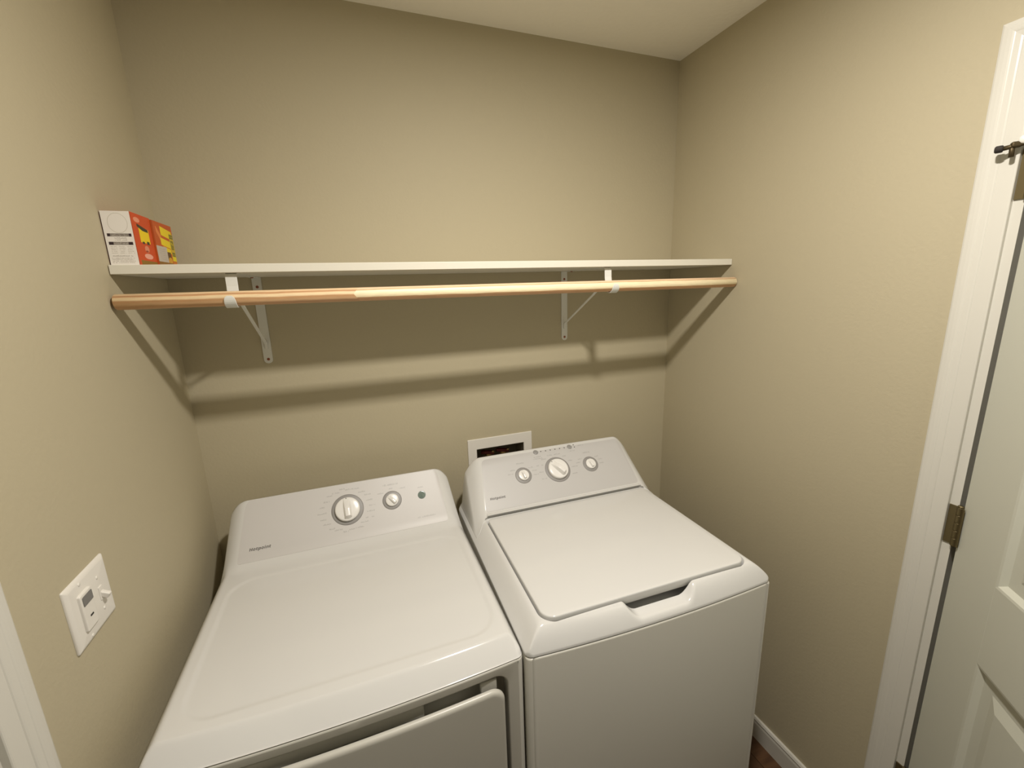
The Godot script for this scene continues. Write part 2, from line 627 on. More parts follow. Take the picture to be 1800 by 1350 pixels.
# ---------------------------------------------------------------- machines
# stations from a to b, packed towards the ends and round the marks
func stations(a: float, b: float, step: float, marks: Array, fine := 0.0015, reach := 0.03) -> Array:
	var out := [a]
	var x := a
	while x < b:
		var near := 1e9
		for m in marks:
			near = minf(near, absf(x + fine - m))
		x += lerpf(fine, step, smoothstep(0.0, reach, near))
		if x < b - fine * 0.5:
			out.append(x)
	out.append(b)
	return out

const HW := 0.343

func console(x: float, z: float, p: Dictionary) -> float:
	var yf: float = p.yb + (p.zb - z) * p.m
	var yt: float = p.top + p.crown * (1.0 - pow(x / HW, 2.0))
	var a := smin(yf, yt, 0.024)
	# end caps: a curve falling away from the panel's end, then a steep side
	var e: float = p.hw - absf(x)
	var e0 := lerpf(0.049, 0.070, clampf((p.zb - z) / 0.11, 0.0, 1.0))
	a -= 17.0 * pow(maxf(0.0, e0 - e), 2.0)
	a = smin(a, p.base + e * p.side, 0.032)
	var yb: float = p.base + (z - p.back) * 9.0
	return smin(a, yb, 0.022)

func bowed(x: float, bow: float, rc: float) -> float:
	var z := bow * (1.0 - x * x / (HW * HW))
	var e := absf(x) - (HW - rc)
	if e > 0.0:
		z -= rc - sqrt(maxf(rc * rc - e * e, 0.0))
	return z

# a top made of a height function over columns of constant x, with a skirt down to y0
func height_top(xs: Array, zs: Array, z_back: Callable, z_front: Callable, h: Callable, y0: float, undercut := 0.0) -> ArrayMesh:
	var rows := []
	for x in xs:
		var row := []
		var cut := 0.0
		var zb: float = z_back.call(x)
		var zf: float = z_front.call(x)
		row.append(Vector3(x, y0, zb))
		for q in zs:
			var z := lerpf(zb, zf, q)
			row.append(Vector3(x, maxf(h.call(x, z), y0), z))
		if undercut > 0.0:
			var lip: Vector3 = row[-1]
			cut = 1.0 - smoothstep(0.282, 0.296, absf(x))
			row.append(lip + Vector3(0, -0.0022, 0.0003) * cut)
			row.append(lip + Vector3(0, -0.0032, -0.0008) * cut)
			row.append(lip + Vector3(0, -0.0034, -undercut) * cut)
		row.append(Vector3(x, y0, zf - undercut * cut))
		rows.append(row)
	var first := []
	var last := []
	for p in rows[0]:
		first.append(Vector3(p.x, y0, p.z))
	for p in rows[-1]:
		last.append(Vector3(p.x, y0, p.z))
	rows.push_front(first)
	rows.push_back(last)
	return sheet(rows, false)

# plate that lies on a height function: u0..u1 at the bottom edge zb, t0..t1 at the top edge zt, corners rounded
func draped(u: Array, zb: float, zt: float, rb: float, rt: float, lift: float, h: Callable) -> ArrayMesh:
	var st := begin()
	var nv := 48
	var nu := 120
	var rows := []
	var lower := []
	var length := absf(zb - zt)
	for i in nv + 1:
		var f := (1.0 - cos(PI * i / nv)) / 2.0
		var z := lerpf(zb, zt, f)
		var inset := 0.0
		var db := f * length
		var dt := (1.0 - f) * length
		if db < rb:
			inset = rb - sqrt(maxf(rb * rb - (rb - db) * (rb - db), 0.0))
		if dt < rt:
			inset = maxf(inset, rt - sqrt(maxf(rt * rt - (rt - dt) * (rt - dt), 0.0)))
		var l := lerpf(u[0], u[2], f) + inset
		var r := lerpf(u[1], u[3], f) - inset
		var row := []
		for j in nu + 1:
			var x := lerpf(l, r, float(j) / nu)
			row.append(Vector3(x, float(h.call(x, z)) + lift, z))
		rows.append(row)
	for i in nv:
		for j in nu:
			var q := [rows[i][j], rows[i][j + 1], rows[i + 1][j + 1], rows[i + 1][j]]
			for n in [0, 2, 1, 0, 3, 2]:
				var p: Vector3 = q[n]
				st.set_uv(Vector2((p.x - u[0]) / (u[1] - u[0]), (p.z - zt) / (zb - zt)))
				st.add_vertex(p)
	# thin rim down to the surface
	st.set_smooth_group(1)
	var loop := []
	for p in rows[0]:
		loop.append(p)
	for i in range(1, nv + 1):
		loop.append(rows[i][nu])
	for j in range(nu - 1, -1, -1):
		loop.append(rows[nv][j])
	for i in range(nv - 1, 0, -1):
		loop.append(rows[i][0])
	var under := []
	for p in loop:
		under.append(p - Vector3(0, lift + 0.001, 0))
	st.set_uv(Vector2(0.002, 0.5))
	add_sheet(st, [under, loop], true, true)
	return finish(st)

# transform that stands a part on a height function, its y axis along the normal and its -z axis up the slope
func seat_on(h: Callable, x: float, z: float, sink := 0.0) -> Transform3D:
	var e := 0.004
	var n := Vector3(-(h.call(x + e, z) - h.call(x - e, z)) / (2.0 * e), 1.0, -(h.call(x, z + e) - h.call(x, z - e)) / (2.0 * e)).normalized()
	var right := Vector3.RIGHT - n * n.x
	right = right.normalized()
	return Transform3D(Basis(right, n, right.cross(n)), Vector3(x, h.call(x, z), z) - n * sink)

func dial(parent: Node3D, h: Callable, x: float, z: float, r_ring: float, r: float, angle: float, called := "dial") -> void:
	var seat := seat_on(h, x, z)
	var ring := obj(called, lathe([Vector2(0.0005, 0.0018), Vector2(r_ring - 0.004, 0.0018), Vector2(r_ring - 0.001, 0.0012), Vector2(r_ring, -0.003)], 64), M.ring, parent)
	ring.transform = seat
	part_label(ring, "grey dial ring under a white knob")
	var k := Node3D.new()
	k.name = "knob"
	var st := begin()
	var hh := r * 0.34
	add_lathe(st, [Vector2(r * 0.97, 0.0), Vector2(r, 0.001), Vector2(r * 0.985, hh * 0.7), Vector2(r * 0.95, hh * 0.92), Vector2(r * 0.88, hh), Vector2(r * 0.5, hh * 1.05), Vector2(0.0003, hh * 1.08)], 64)
	# the grip: a ridge, tall and round at its lower end, running out at the top rim; local -z is up the panel
	var rows := []
	for i in 25:
		var f := float(i) / 24.0
		var zz := lerpf(r * 0.93, -r * 0.9, f)
		var wd := r * lerpf(0.19, 0.23, f)
		var endr := 1.0
		if f < 0.14:
			endr = sqrt(maxf(1.0 - pow(1.0 - f / 0.14, 2.0), 0.0))
		var top := hh + r * 0.42 * (1.0 - smoothstep(0.45, 1.0, f) * 0.92)
		var row := []
		for s in [[-1.75, 0.0], [-1.0, 0.90], [-0.92, 0.97], [-0.75, 1.0], [0.75, 1.0], [0.92, 0.97], [1.0, 0.90], [1.75, 0.0]]:
			row.append(Vector3(s[0] * wd * maxf(endr, 0.02), lerpf(hh * 0.6, top, s[1]), lerpf(zz, minf(zz, r * 0.66), s[1])))
		rows.append(row)
	add_sheet(st, rows, false)
	add_fan(st, rows[0], true)
	add_fan(st, rows[-1], false)
	k.free()
	var kn := obj("knob", finish(st), M.knob, ring, Vector3(0, 0.0015, 0), Vector3(0, angle, 0))
	part_label(kn, "white round knob with a raised grip")
	var line := obj("pointer", box(Vector3(-r * 0.03, hh * 1.02, -r * 0.93), Vector3(r * 0.03, hh * 1.12, -r * 0.62)), M.print, kn)
	part_label(line, "grey pointer line")

# strokes that stand for print too small to read in the photograph
func smudge(img: Image, rng: RandomNumberGenerator, x: int, y: int, w: int, hgt: int, c: Color) -> void:
	var px := x
	while px < x + w:
		var cw := rng.randi_range(2, 4)
		var ch := rng.randi_range(int(hgt * 0.55), hgt)
		if rng.randf() > 0.14:
			img.fill_rect(Rect2i(px, y + hgt - ch, cw, maxi(1, int(ch * 0.35))), c)
			img.fill_rect(Rect2i(px, y + hgt - 2, cw, 2), c)
			if rng.randf() > 0.4:
				img.fill_rect(Rect2i(px, y + hgt - ch, 1, ch), c)
		px += cw + 1

func panel_texture(kind: String, base: Color, width: float, length: float, z_zt: float, uv0: float, cs: float) -> ImageTexture:
	var wpx := 1400
	var hpx := int(wpx * length * cs / width)
	var img := Image.create(wpx, hpx, true, Image.FORMAT_RGB8)
	img.fill(base)
	var rng := RandomNumberGenerator.new()
	rng.seed = 11
	var c := base.darkened(0.22)
	var s := wpx / width
	var at := func(x: float, up: float) -> Vector2i:
		# x from the panel's centre, up along the face from the dial row
		return Vector2i(int((x - uv0) * s), int(z_zt * hpx - up * s))
	var label := func(x: float, up: float, w: float, hh: float) -> void:
		var p: Vector2i = at.call(x - w / 2.0, up + hh / 2.0)
		smudge(img, rng, p.x, p.y, int(w * s), int(hh * s), c)
	if kind == "dryer":
		for k in 22:
			var a := TAU * (k + 0.5) / 22.0
			var rr := 0.062 + (0.004 if k % 2 else 0.0)
			var w := rng.randf_range(0.014, 0.026)
			var x := -0.0015 + sin(a) * (rr + w * 0.42)
			label.call(x, cos(a) * rr, w, 0.0042)
		label.call(0.1335, 0.053, 0.046, 0.0055)
		label.call(0.100, 0.030, 0.018, 0.0045)
		label.call(0.1335, 0.040, 0.012, 0.0045)
		label.call(0.168, 0.036, 0.022, 0.0045)
		label.call(0.2265, 0.028, 0.017, 0.005)
		label.call(0.233, -0.068, 0.056, 0.0045)
	else:
		for k in 14:
			var a := TAU * (k + 0.5) / 14.0
			if absf(a - PI) < 0.7:
				continue
			var w := rng.randf_range(0.014, 0.026)
			label.call(sin(a) * (0.056 + w * 0.45), cos(a) * 0.058, w, 0.0045)
		for sx in [-0.130, 0.129]:
			label.call(sx, 0.045, 0.028, 0.005)
			for a in [-1.25, -0.8, 0.8, 1.25, 1.7]:
				label.call(sx + sin(a) * 0.046, cos(a) * 0.034, 0.018, 0.004)
		label.call(-0.061, 0.058, 0.028, 0.004)
		label.call(-0.061, 0.051, 0.034, 0.004)
		label.call(0.078, 0.060, 0.020, 0.004)
		label.call(0.118, 0.087, 0.020, 0.004)
		label.call(0.118, 0.079, 0.022, 0.004)
		for k in 6:
			label.call(-0.041 + k * 0.0186, 0.096, 0.012, 0.0035)
	img.generate_mipmaps()
	return ImageTexture.create_from_image(img)

# cabinet wall: outline run round a machine from the front left, over the back, to the front right
func side_outline(bow: float, rc: float, depth: float, whole_front: bool) -> Array:
	var pts := []
	if whole_front:
		for i in 61:
			var x := lerpf(-(HW - rc), HW - rc, float(i) / 60.0)
			pts.append(Vector2(x, bowed(x, bow, rc)))
	var cr := Vector2(HW - rc, bowed(HW - rc, bow, rc) - rc)
	for i in 13:
		var a := PI / 2.0 * i / 12.0
		pts.append(cr + Vector2(sin(a), cos(a)) * rc)
	pts.append(Vector2(HW, -depth + 0.01))
	for i in 7:
		var a := PI / 2.0 * i / 6.0
		pts.append(Vector2(HW - 0.01 + cos(a) * 0.01, -depth + 0.01 - sin(a) * 0.01))
	for i in 7:
		var a := PI / 2.0 * i / 6.0
		pts.append(Vector2(-HW + 0.01 - sin(a) * 0.01, -depth + 0.01 - cos(a) * 0.01))
	for i in 13:
		var a := PI / 2.0 * (1.0 - i / 12.0)
		pts.append(Vector2(-cr.x, cr.y) + Vector2(-sin(a), cos(a)) * rc)
	return pts

func extruded_rows(outline: Array, y0: float, y1: float) -> Array:
	var rows := []
	for s in [[y0, 0.0], [y1 - 0.004, 0.0], [y1 - 0.0025, 0.0004], [y1 - 0.001, 0.0015], [y1, 0.004], [y1, 0.03]]:
		var row := []
		for i in outline.size():
			var p: Vector2 = outline[i]
			var c := Vector2(p.x * (1.0 - s[1] / HW), p.y - (s[1] if p.y > -0.05 else -s[1] if p.y < -0.6 else 0.0))
			row.append(Vector3(c.x, s[0], c.y))
		rows.append(row)
	return rows

func feet(parent: Node3D, depth: float) -> void:
	for x in [-0.29, 0.29]:
		for z in [-0.06, -depth + 0.06]:
			obj("foot", lathe([Vector2(0.0005, 0.0), Vector2(0.020, 0.0), Vector2(0.022, 0.004), Vector2(0.022, 0.012), Vector2(0.008, 0.016), Vector2(0.008, 0.034), Vector2(0.0005, 0.034)], 20), M.dark, parent, Vector3(x, 0.0, z))


func dryer() -> void:
	var o := thing("clothes_dryer", "white front-loading dryer at left, one large dial and two smaller controls on its console", "dryer", Vector3(0.3995, 0, 0.760))
	var bow := 0.014
	var rc := 0.013
	var depth := 0.675
	var seam := 0.8755
	# cabinet: sides and back, and a front with a recess for the door
	var st := begin()
	add_sheet(st, extruded_rows(side_outline(bow, rc, depth, false), 0.03, seam), true)
	var fx := HW - rc
	var hole_x := 0.3075
	var hole_y0 := 0.16
	var hole_y1 := 0.8575
	var hc := (hole_y0 + hole_y1) / 2.0
	var hh := (hole_y1 - hole_y0) / 2.0
	var rings := []
	var bend := func(p: Vector2, y_c: float, dz: float) -> Vector3:
		return Vector3(p.x, p.y + y_c, bowed(clampf(p.x, -fx, fx), bow, rc) + dz)
	var outer := []
	var n_side := 24
	var base_ring := rounded(hole_x, hh, [0.035, 0.035, 0.035, 0.035], n_side, 10)
	for p in base_ring:
		# push the ring's points out to the edge of the front
		var f: float = 1.0
		var q := Vector2(p.x / hole_x, p.y / hh)
		var m := maxf(absf(q.x), absf(q.y))
		q /= m
		outer.append(Vector3(q.x * fx, clampf(q.y * 0.5 + 0.5, 0.0, 1.0) * (seam - 0.004 - 0.03) + 0.03, bowed(q.x * fx, bow, rc)))
	var rows := [outer]
	for s in [[0.0, 0.0], [-0.0015, -0.0004], [-0.003, -0.0015], [-0.0042, -0.004], [-0.005, -0.022], [-0.006, -0.0235], [-0.03, -0.024]]:
		var row := []
		var ring := rounded(hole_x + s[0], hh + s[0], [0.035 + s[0], 0.035 + s[0], 0.035 + s[0], 0.035 + s[0]] if s[0] > -0.02 else [0.012, 0.012, 0.012, 0.012], n_side, 10)
		for p in ring:
			row.append(bend.call(p, hc, s[1]))
		rows.append(row)
	add_sheet(st, rows, true, true)
	# top edge of the front and floor of the recess
	var fr := []
	for s in [[seam - 0.004, 0.0], [seam - 0.0025, -0.0004], [seam - 0.001, -0.0015], [seam, -0.004], [seam, -0.03]]:
		var row := []
		for i in 41:
			var x := lerpf(-fx - 0.0012, fx + 0.0012, i / 40.0)
			row.append(Vector3(x, s[0], bowed(x, bow, rc) + s[1]))
		fr.append(row)
	add_sheet(st, fr, true)
	var back := []
	for y in [hole_y0 + 0.02, hole_y1 - 0.02]:
		var row := []
		for i in 25:
			var x := lerpf(-hole_x + 0.02, hole_x - 0.02, i / 24.0)
			row.append(Vector3(x, y, bowed(x, bow, rc) - 0.0245))
		back.append(row)
	add_sheet(st, back, true)
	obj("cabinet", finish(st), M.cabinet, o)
	# the door in the recess: skin, inner frame, finger pull, catch
	var dx := 0.2925
	var dy0 := 0.18
	var dy1 := 0.8350
	var dc := (dy0 + dy1) / 2.0
	var dh := (dy1 - dy0) / 2.0
	st = begin()
	rows = []
	for s in [[0.012, 0.0040], [0.002, 0.0040], [0.0004, 0.0046], [0.0, 0.0060], [0.0, 0.0085], [0.0006, 0.0108], [0.0022, 0.0132], [0.0048, 0.0148], [0.0080, 0.0154], [0.0100, 0.0155], [0.016, 0.0155]]:
		var row := []
		var r: float = 0.032 - s[0]
		for p in rounded(dx - s[0], dh - s[0], [r, r, r, r], n_side, 10):
			row.append(bend.call(p, dc, s[1]))
		rows.append(row)
	add_sheet(st, rows, true, true)
	# the skin's middle: the innermost ring joined to the face by its own fan of rings
	var inner: Array = rows[-1]
	var steps := [inner]
	for k in [0.75, 0.5, 0.25]:
		var row := []
		for p in inner:
			var v: Vector3 = p
			var x := v.x * float(k)
			row.append(Vector3(x, dc + (v.y - dc) * float(k), bowed(x, bow, rc) + 0.0155))
		steps.append(row)
	add_sheet(st, steps, true, true)
	add_fan(st, steps[-1], true)
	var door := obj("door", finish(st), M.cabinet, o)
	var z_in := -0.0225
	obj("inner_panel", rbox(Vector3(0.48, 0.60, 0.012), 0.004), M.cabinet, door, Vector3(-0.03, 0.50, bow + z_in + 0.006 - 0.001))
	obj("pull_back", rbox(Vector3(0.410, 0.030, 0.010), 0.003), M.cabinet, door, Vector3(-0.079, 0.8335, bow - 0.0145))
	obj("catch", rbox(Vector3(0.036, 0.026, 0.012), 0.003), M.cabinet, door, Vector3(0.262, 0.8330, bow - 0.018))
	# the top: deck and console in one piece
	var p := {"yb": 0.925, "zb": 0.22 - 0.760, "m": 1.28, "top": 1.076, "crown": 0.004, "base": 0.885, "back": -0.672, "hw": HW - 0.0005, "side": 8.0}
	var deck := func(x: float, z: float) -> float:
		var ds := maxf(HW - absf(x), 0.0)
		var df := maxf(bowed(x, bow, rc) - z, 0.0)
		var drop_f := 0.037 * pow(maxf(0.0, 1.0 - df / 0.044), 1.10)
		var drop_s := 0.030 * pow(maxf(0.0, 1.0 - ds / 0.026), 1.9)
		var y := 0.912 - smax(drop_f, drop_s, 0.005)
		# shallow pressed field in the middle
		var c := Vector2(x - 0.005, z + 0.268)
		var q := c.abs() - Vector2(0.302 - 0.06, 0.207 - 0.06)
		var sd := Vector2(maxf(q.x, 0.0), maxf(q.y, 0.0)).length() + minf(maxf(q.x, q.y), 0.0) - 0.06
		return y - 0.0024 * smoothstep(-0.008, 0.006, -sd)
	var h := func(x: float, z: float) -> float:
		return smax(deck.call(x, z), console(x, z, p), 0.03)
	var xs := stations(-HW, HW, 0.008, [-HW, HW, -0.297, 0.307, -0.280, 0.280], 0.0013, 0.06)
	var zs := stations(0.0, 1.0, 0.011, [0.0, 1.0, 0.94, 0.92, 0.29], 0.0022, 0.07)
	obj("top", height_top(xs, zs, func(_x: float) -> float: return -depth, func(x: float) -> float: return bowed(x, bow, rc) - 0.0015, h, seam + 0.0022), M.white, o)
	# control panel
	var zb := 0.2235 - 0.760
	var zt := 0.1140 - 0.760
	var cs := sqrt(1.0 + 1.28 * 1.28)
	var grey := rgb(206, 203, 200)
	var pm := mat(Color.WHITE, 0.42)
	pm.albedo_texture = panel_texture("dryer", grey, 0.597, zb - zt, (0.163 - 0.760 - zt) / (zb - zt), -0.2985, cs)
	var cp := obj("control_panel", draped([-0.2995, 0.2975, -0.277, 0.288], zb, zt, 0.008, 0.014, 0.0008, h), pm, o)
	part_label(cp, "light grey printed control panel")
	dial(o, h, -0.0015, 0.163 - 0.760, 0.048, 0.0365, 3.0)
	dial(o, h, 0.1325, 0.161 - 0.760, 0.0305, 0.0200, 38.0)
	var b := obj("start_button", lathe([Vector2(0.0125, -0.002), Vector2(0.0125, 0.0016), Vector2(0.0118, 0.0026), Vector2(0.0105, 0.0020), Vector2(0.0095, 0.0024), Vector2(0.005, 0.0042), Vector2(0.0003, 0.0048)], 40), M.lens, o)
	b.transform = seat_on(h, 0.2265, 0.1615 - 0.760)
	part_label(b, "round grey-green start button")
	var put := func(x: float, y: float) -> Vector3:
		var z := 0.2055 - 0.760 - y / cs
		return Vector3(-0.2695 + x, float(h.call(-0.2695 + x, z)) + 0.0014, z)
	var lt := obj("lettering", lettering("Hotpoint", 0.0115, 800, 0.22, put, 1.0, 0.054), M.print, o)
	part_label(lt, "dark grey slanted maker's name")
	feet(o, depth)


func washer() -> void:
	var o := thing("washing_machine", "white top-loading washing machine at right, its lid closed, beside the dryer", "washing machine", Vector3(1.087, 0, 0.783), -1.2)
	var bow := 0.013
	var rc := 0.013
	var depth := 0.685
	var seam := 0.880
	var st := begin()
	add_sheet(st, extruded_rows(side_outline(bow, rc, depth, true), 0.03, seam), true, true)
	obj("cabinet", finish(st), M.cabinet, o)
	# deck with a well for the lid and a scooped handhold in its front
	var lid_u := 0.2885
	var lid_z0 := 0.297 - 0.783
	var lid_z1 := 0.752 - 0.783
	var lc := (lid_z0 + lid_z1) / 2.0
	var lh := (lid_z1 - lid_z0) / 2.0
	var deck := func(x: float, z: float) -> float:
		var ds := maxf(HW - absf(x), 0.0)
		var df := maxf(bowed(x, bow, rc) - z, 0.0)
		var drop_f := 0.052 * pow(maxf(0.0, 1.0 - df / 0.043), 1.9)
		var drop_s := 0.048 * pow(maxf(0.0, 1.0 - ds / 0.050), 1.5)
		return 0.935 - smax(drop_f, drop_s, 0.006)
	var scoop := func(x: float, z: float) -> float:
		var y: float = deck.call(x, z)
		var zz := z - (bow - 0.006)
		var side := maxf(absf(x - 0.004) - 0.060, 0.0)
		if z < -0.15:
			return y
		var floor_y := 0.8990 - 0.10 * zz + side * side * 22.0
		return smin(y, floor_y, 0.011)
	var ns := 150
	var nc := 14
	var g := 0.0045
	var inner := rounded(lid_u + g, lh + g, [0.036, 0.018, 0.018, 0.036], ns, nc)
	var outline := rounded(HW, depth / 2.0, [0.016, 0.012, 0.012, 0.016], ns, nc)
	var rows := []
	var low := []
	var lip := []
	for p in inner:
		# rounded() has y up; here y runs to the back
		low.append(Vector3(p.x, 0.880, lc - p.y))
	rows.append(low)
	var ts := [0.0]
	for k in range(1, 40):
		ts.append(pow(float(k) / 40.0, 1.0))
	ts.append(1.0)
	for t in ts:
		var row := []
		for i in inner.size():
			var a := Vector2(inner[i].x, lc - inner[i].y)
			var b := Vector2(outline[i].x, -depth / 2.0 - outline[i].y)
			if b.y > -0.2:
				b.y = minf(b.y, 0.0) + (bow * (1.0 - b.x * b.x / (HW * HW)) - 0.002) * smoothstep(-0.2, 0.0, b.y)
			var q := a.lerp(b, t)
			var y: float = scoop.call(q.x, q.y)
			if t == 0.0:
				y -= 0.0012
			row.append(Vector3(q.x, y, q.y))
		rows.append(row)
	var skirt := []
	for v in rows[-1]:
		skirt.append(Vector3(v.x, seam + 0.0022, v.z))
	rows.append(skirt)
	st = begin()
	add_sheet(st, rows, true, true)
	obj("deck", finish(st), M.white, o)
	obj("well", box(Vector3(-0.30, 0.872, lid_z0 - 0.01), Vector3(0.30, 0.8815, lid_z1 + 0.012)), M.white, o)
	# lid
	st = begin()
	rows = []
	for s in [[0.006, 0.9165], [0.001, 0.9165], [0.0, 0.918], [0.0, 0.9352], [0.0005, 0.9374], [0.0016, 0.9386], [0.0032, 0.9391], [0.012, 0.9393]]:
		var row := []
		for p in rounded(lid_u - s[0], lh - s[0], [0.032 - s[0], 0.016 - s[0], 0.016 - s[0], 0.032 - s[0]], 30, 10):
			row.append(Vector3(p.x, s[1], lc - p.y))
		rows.append(row)
	for k in [0.85, 0.6, 0.3]:
		var row := []
		for v in rows[7]:
			row.append(Vector3(v.x * k, 0.9393 + 0.0012 * (1.0 - k * k), lc + (v.z - lc) * k))
		rows.append(row)
	add_sheet(st, rows, true, true)
	add_fan(st, rows[-1], true)
	add_fan(st, rows[0], false)
	obj("lid", finish(st), M.white, o)
	# console
	var p := {"yb": 0.952, "zb": 0.277 - 0.783, "m": 0.97, "top": 1.0795, "crown": 0.004, "base": 0.895, "back": -0.676, "hw": 0.333, "side": 10.0}
	var h := func(x: float, z: float) -> float:
		var y := smax(float(deck.call(x, z)) + 0.0016, console(x, z, p), 0.022)
		return maxf(y, 0.9485 - 0.080 * smoothstep(0.284, 0.312, absf(x)))
	var xs := stations(-0.3345, 0.3345, 0.007, [-0.330, 0.330, -0.312, 0.312, -0.29, 0.29], 0.0011, 0.03)
	var zs := stations(0.0, 1.0, 0.018, [0.0, 1.0], 0.004, 0.07)
	var z_front := func(x: float) -> float:
		return lid_z0 - 0.0050 + 0.036 * smoothstep(0.290, 0.330, absf(x))
	obj("console", height_top(xs, zs, func(_x: float) -> float: return -0.680, z_front, h, 0.888, 0.009), M.white, o)
	var zb := 0.2785 - 0.783
	var zt := 0.1450 - 0.783
	var cs := sqrt(1.0 + 0.97 * 0.97)
	var grey := rgb(197, 195, 193)
	var pm := mat(Color.WHITE, 0.42)
	pm.albedo_texture = panel_texture("washer", grey, 0.574, zb - zt, (0.206 - 0.783 - zt) / (zb - zt), -0.287, cs)
	var cp := obj("control_panel", draped([-0.287, 0.287, -0.262, 0.276], zb, zt, 0.010, 0.016, 0.0008, h), pm, o)
	part_label(cp, "light grey printed control panel")
	dial(o, h, -0.001, -0.577, 0.0475, 0.0370, 35.0)
	dial(o, h, -0.130, -0.577, 0.0300, 0.0190, 10.0)
	dial(o, h, 0.129, -0.576, 0.0300, 0.0190, 14.0)
	for x in [-0.061, 0.073]:
		var b := obj("button", lathe([Vector2(0.0092, -0.002), Vector2(0.0092, 0.0018), Vector2(0.008, 0.0026), Vector2(0.0003, 0.0028)], 32), M.button, o)
		b.transform = seat_on(h, x, -0.634)
		part_label(b, "small round grey button")
	for k in 8:
		var x := -0.041 + k * 0.0186 if k < 6 else 0.092
		var z := -0.634 if k < 6 else -0.640 + (k - 6) * 0.009
		var b := obj("indicator", lathe([Vector2(0.0021, -0.001), Vector2(0.0021, 0.0012), Vector2(0.0003, 0.0018)], 12), M.print, o)
		b.transform = seat_on(h, x, z)
	var put := func(x: float, y: float) -> Vector3:
		var z := 0.2545 - 0.783 - y / cs
		return Vector3(-0.2635 + x, float(h.call(-0.2635 + x, z)) + 0.0014, z)
	var lt := obj("lettering", lettering("Hotpoint", 0.0112, 700, 0.0, put, 1.0, 0.052), M.print, o)
	part_label(lt, "grey maker's name")
	feet(o, depth)


# ---------------------------------------------------------------- shelf, rod, brackets
func shelf() -> void:
	var s := thing("wall_shelf", "long white shelf board spanning the alcove wall to wall", "shelf", Vector3(W / 2.0, SHELF_Y - SHELF_T / 2.0, SHELF_Z / 2.0))
	obj("board", rbox(Vector3(W - 0.003, SHELF_T, SHELF_Z - 0.001), 0.0012, 2), M.shelf, s, Vector3(0, 0, 0.0003))
	# rod
	var r := thing("closet_rod", "round wooden hanging rod under the white shelf", "rod", Vector3(0, ROD_Y, ROD_Z))
	var st := begin()
	var rad := 0.0166
	var x0 := 0.006
	var x1 := W - 0.003
	var rows := []
	for x in [[x0, rad - 0.0015], [x0 + 0.0015, rad], [0.3, rad], [0.6, rad], [0.9, rad], [1.2, rad], [1.5, rad], [x1 - 0.0015, rad], [x1, rad - 0.0015]]:
		var row := []
		for j in 49:
			var a := TAU * j / 48.0 - PI
			row.append([Vector3(x[0], sin(a) * x[1], cos(a) * x[1]), Vector2((x[0] - x0) / (x1 - x0), 0.5 - a / TAU)])
		rows.append(row)
	for i in rows.size() - 1:
		for j in 48:
			var q := [rows[i][j], rows[i + 1][j], rows[i + 1][j + 1], rows[i][j + 1]]
			for k in [0, 2, 1, 0, 3, 2]:
				st.set_uv(q[k][1])
				st.add_vertex(q[k][0])
	st.set_smooth_group(1)
	for e in [[0, false], [rows.size() - 1, true]]:
		var loop := []
		for j in 48:
			loop.append(rows[e[0]][j][0])
		st.set_uv(Vector2(0.01, 0.1))
		add_fan(st, loop, not e[1])
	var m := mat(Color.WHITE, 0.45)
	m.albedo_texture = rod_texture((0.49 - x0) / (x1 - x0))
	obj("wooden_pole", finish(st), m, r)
	bracket(0.2190, "white metal shelf-and-rod bracket near the left wall, under the boxes' end of the shelf")
	bracket(1.2315, "white metal shelf-and-rod bracket toward the right wall, above the washing machine")

func rod_texture(joint: float) -> ImageTexture:
	var w := 2048
	var hgt := 128
	var img := Image.create(w, hgt, true, Image.FORMAT_RGB8)
	var n := FastNoiseLite.new()
	n.seed = 21
	n.frequency = 0.02
	var jx := int(joint * w)
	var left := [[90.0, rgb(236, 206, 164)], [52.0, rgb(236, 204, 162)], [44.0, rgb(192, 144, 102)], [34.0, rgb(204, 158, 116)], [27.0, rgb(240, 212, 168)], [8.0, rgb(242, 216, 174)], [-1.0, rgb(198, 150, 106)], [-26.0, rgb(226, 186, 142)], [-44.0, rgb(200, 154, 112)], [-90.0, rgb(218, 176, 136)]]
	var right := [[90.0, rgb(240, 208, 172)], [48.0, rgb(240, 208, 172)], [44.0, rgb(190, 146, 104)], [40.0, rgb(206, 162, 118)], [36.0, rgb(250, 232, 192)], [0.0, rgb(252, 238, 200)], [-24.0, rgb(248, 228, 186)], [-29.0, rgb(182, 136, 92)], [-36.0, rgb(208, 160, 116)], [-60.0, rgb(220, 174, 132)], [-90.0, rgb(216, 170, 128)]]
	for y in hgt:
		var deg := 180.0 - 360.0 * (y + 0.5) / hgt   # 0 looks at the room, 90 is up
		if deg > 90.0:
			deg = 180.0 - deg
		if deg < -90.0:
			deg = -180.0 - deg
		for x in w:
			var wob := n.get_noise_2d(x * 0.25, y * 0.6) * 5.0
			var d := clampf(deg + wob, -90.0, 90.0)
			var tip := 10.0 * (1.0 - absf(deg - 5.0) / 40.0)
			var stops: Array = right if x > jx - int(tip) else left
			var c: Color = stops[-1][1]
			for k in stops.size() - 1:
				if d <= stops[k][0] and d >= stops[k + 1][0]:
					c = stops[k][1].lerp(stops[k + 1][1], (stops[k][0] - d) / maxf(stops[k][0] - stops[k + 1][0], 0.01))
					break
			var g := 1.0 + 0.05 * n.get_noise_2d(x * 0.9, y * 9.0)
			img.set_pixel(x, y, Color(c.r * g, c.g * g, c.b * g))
	img.generate_mipmaps()
	return ImageTexture.create_from_image(img)

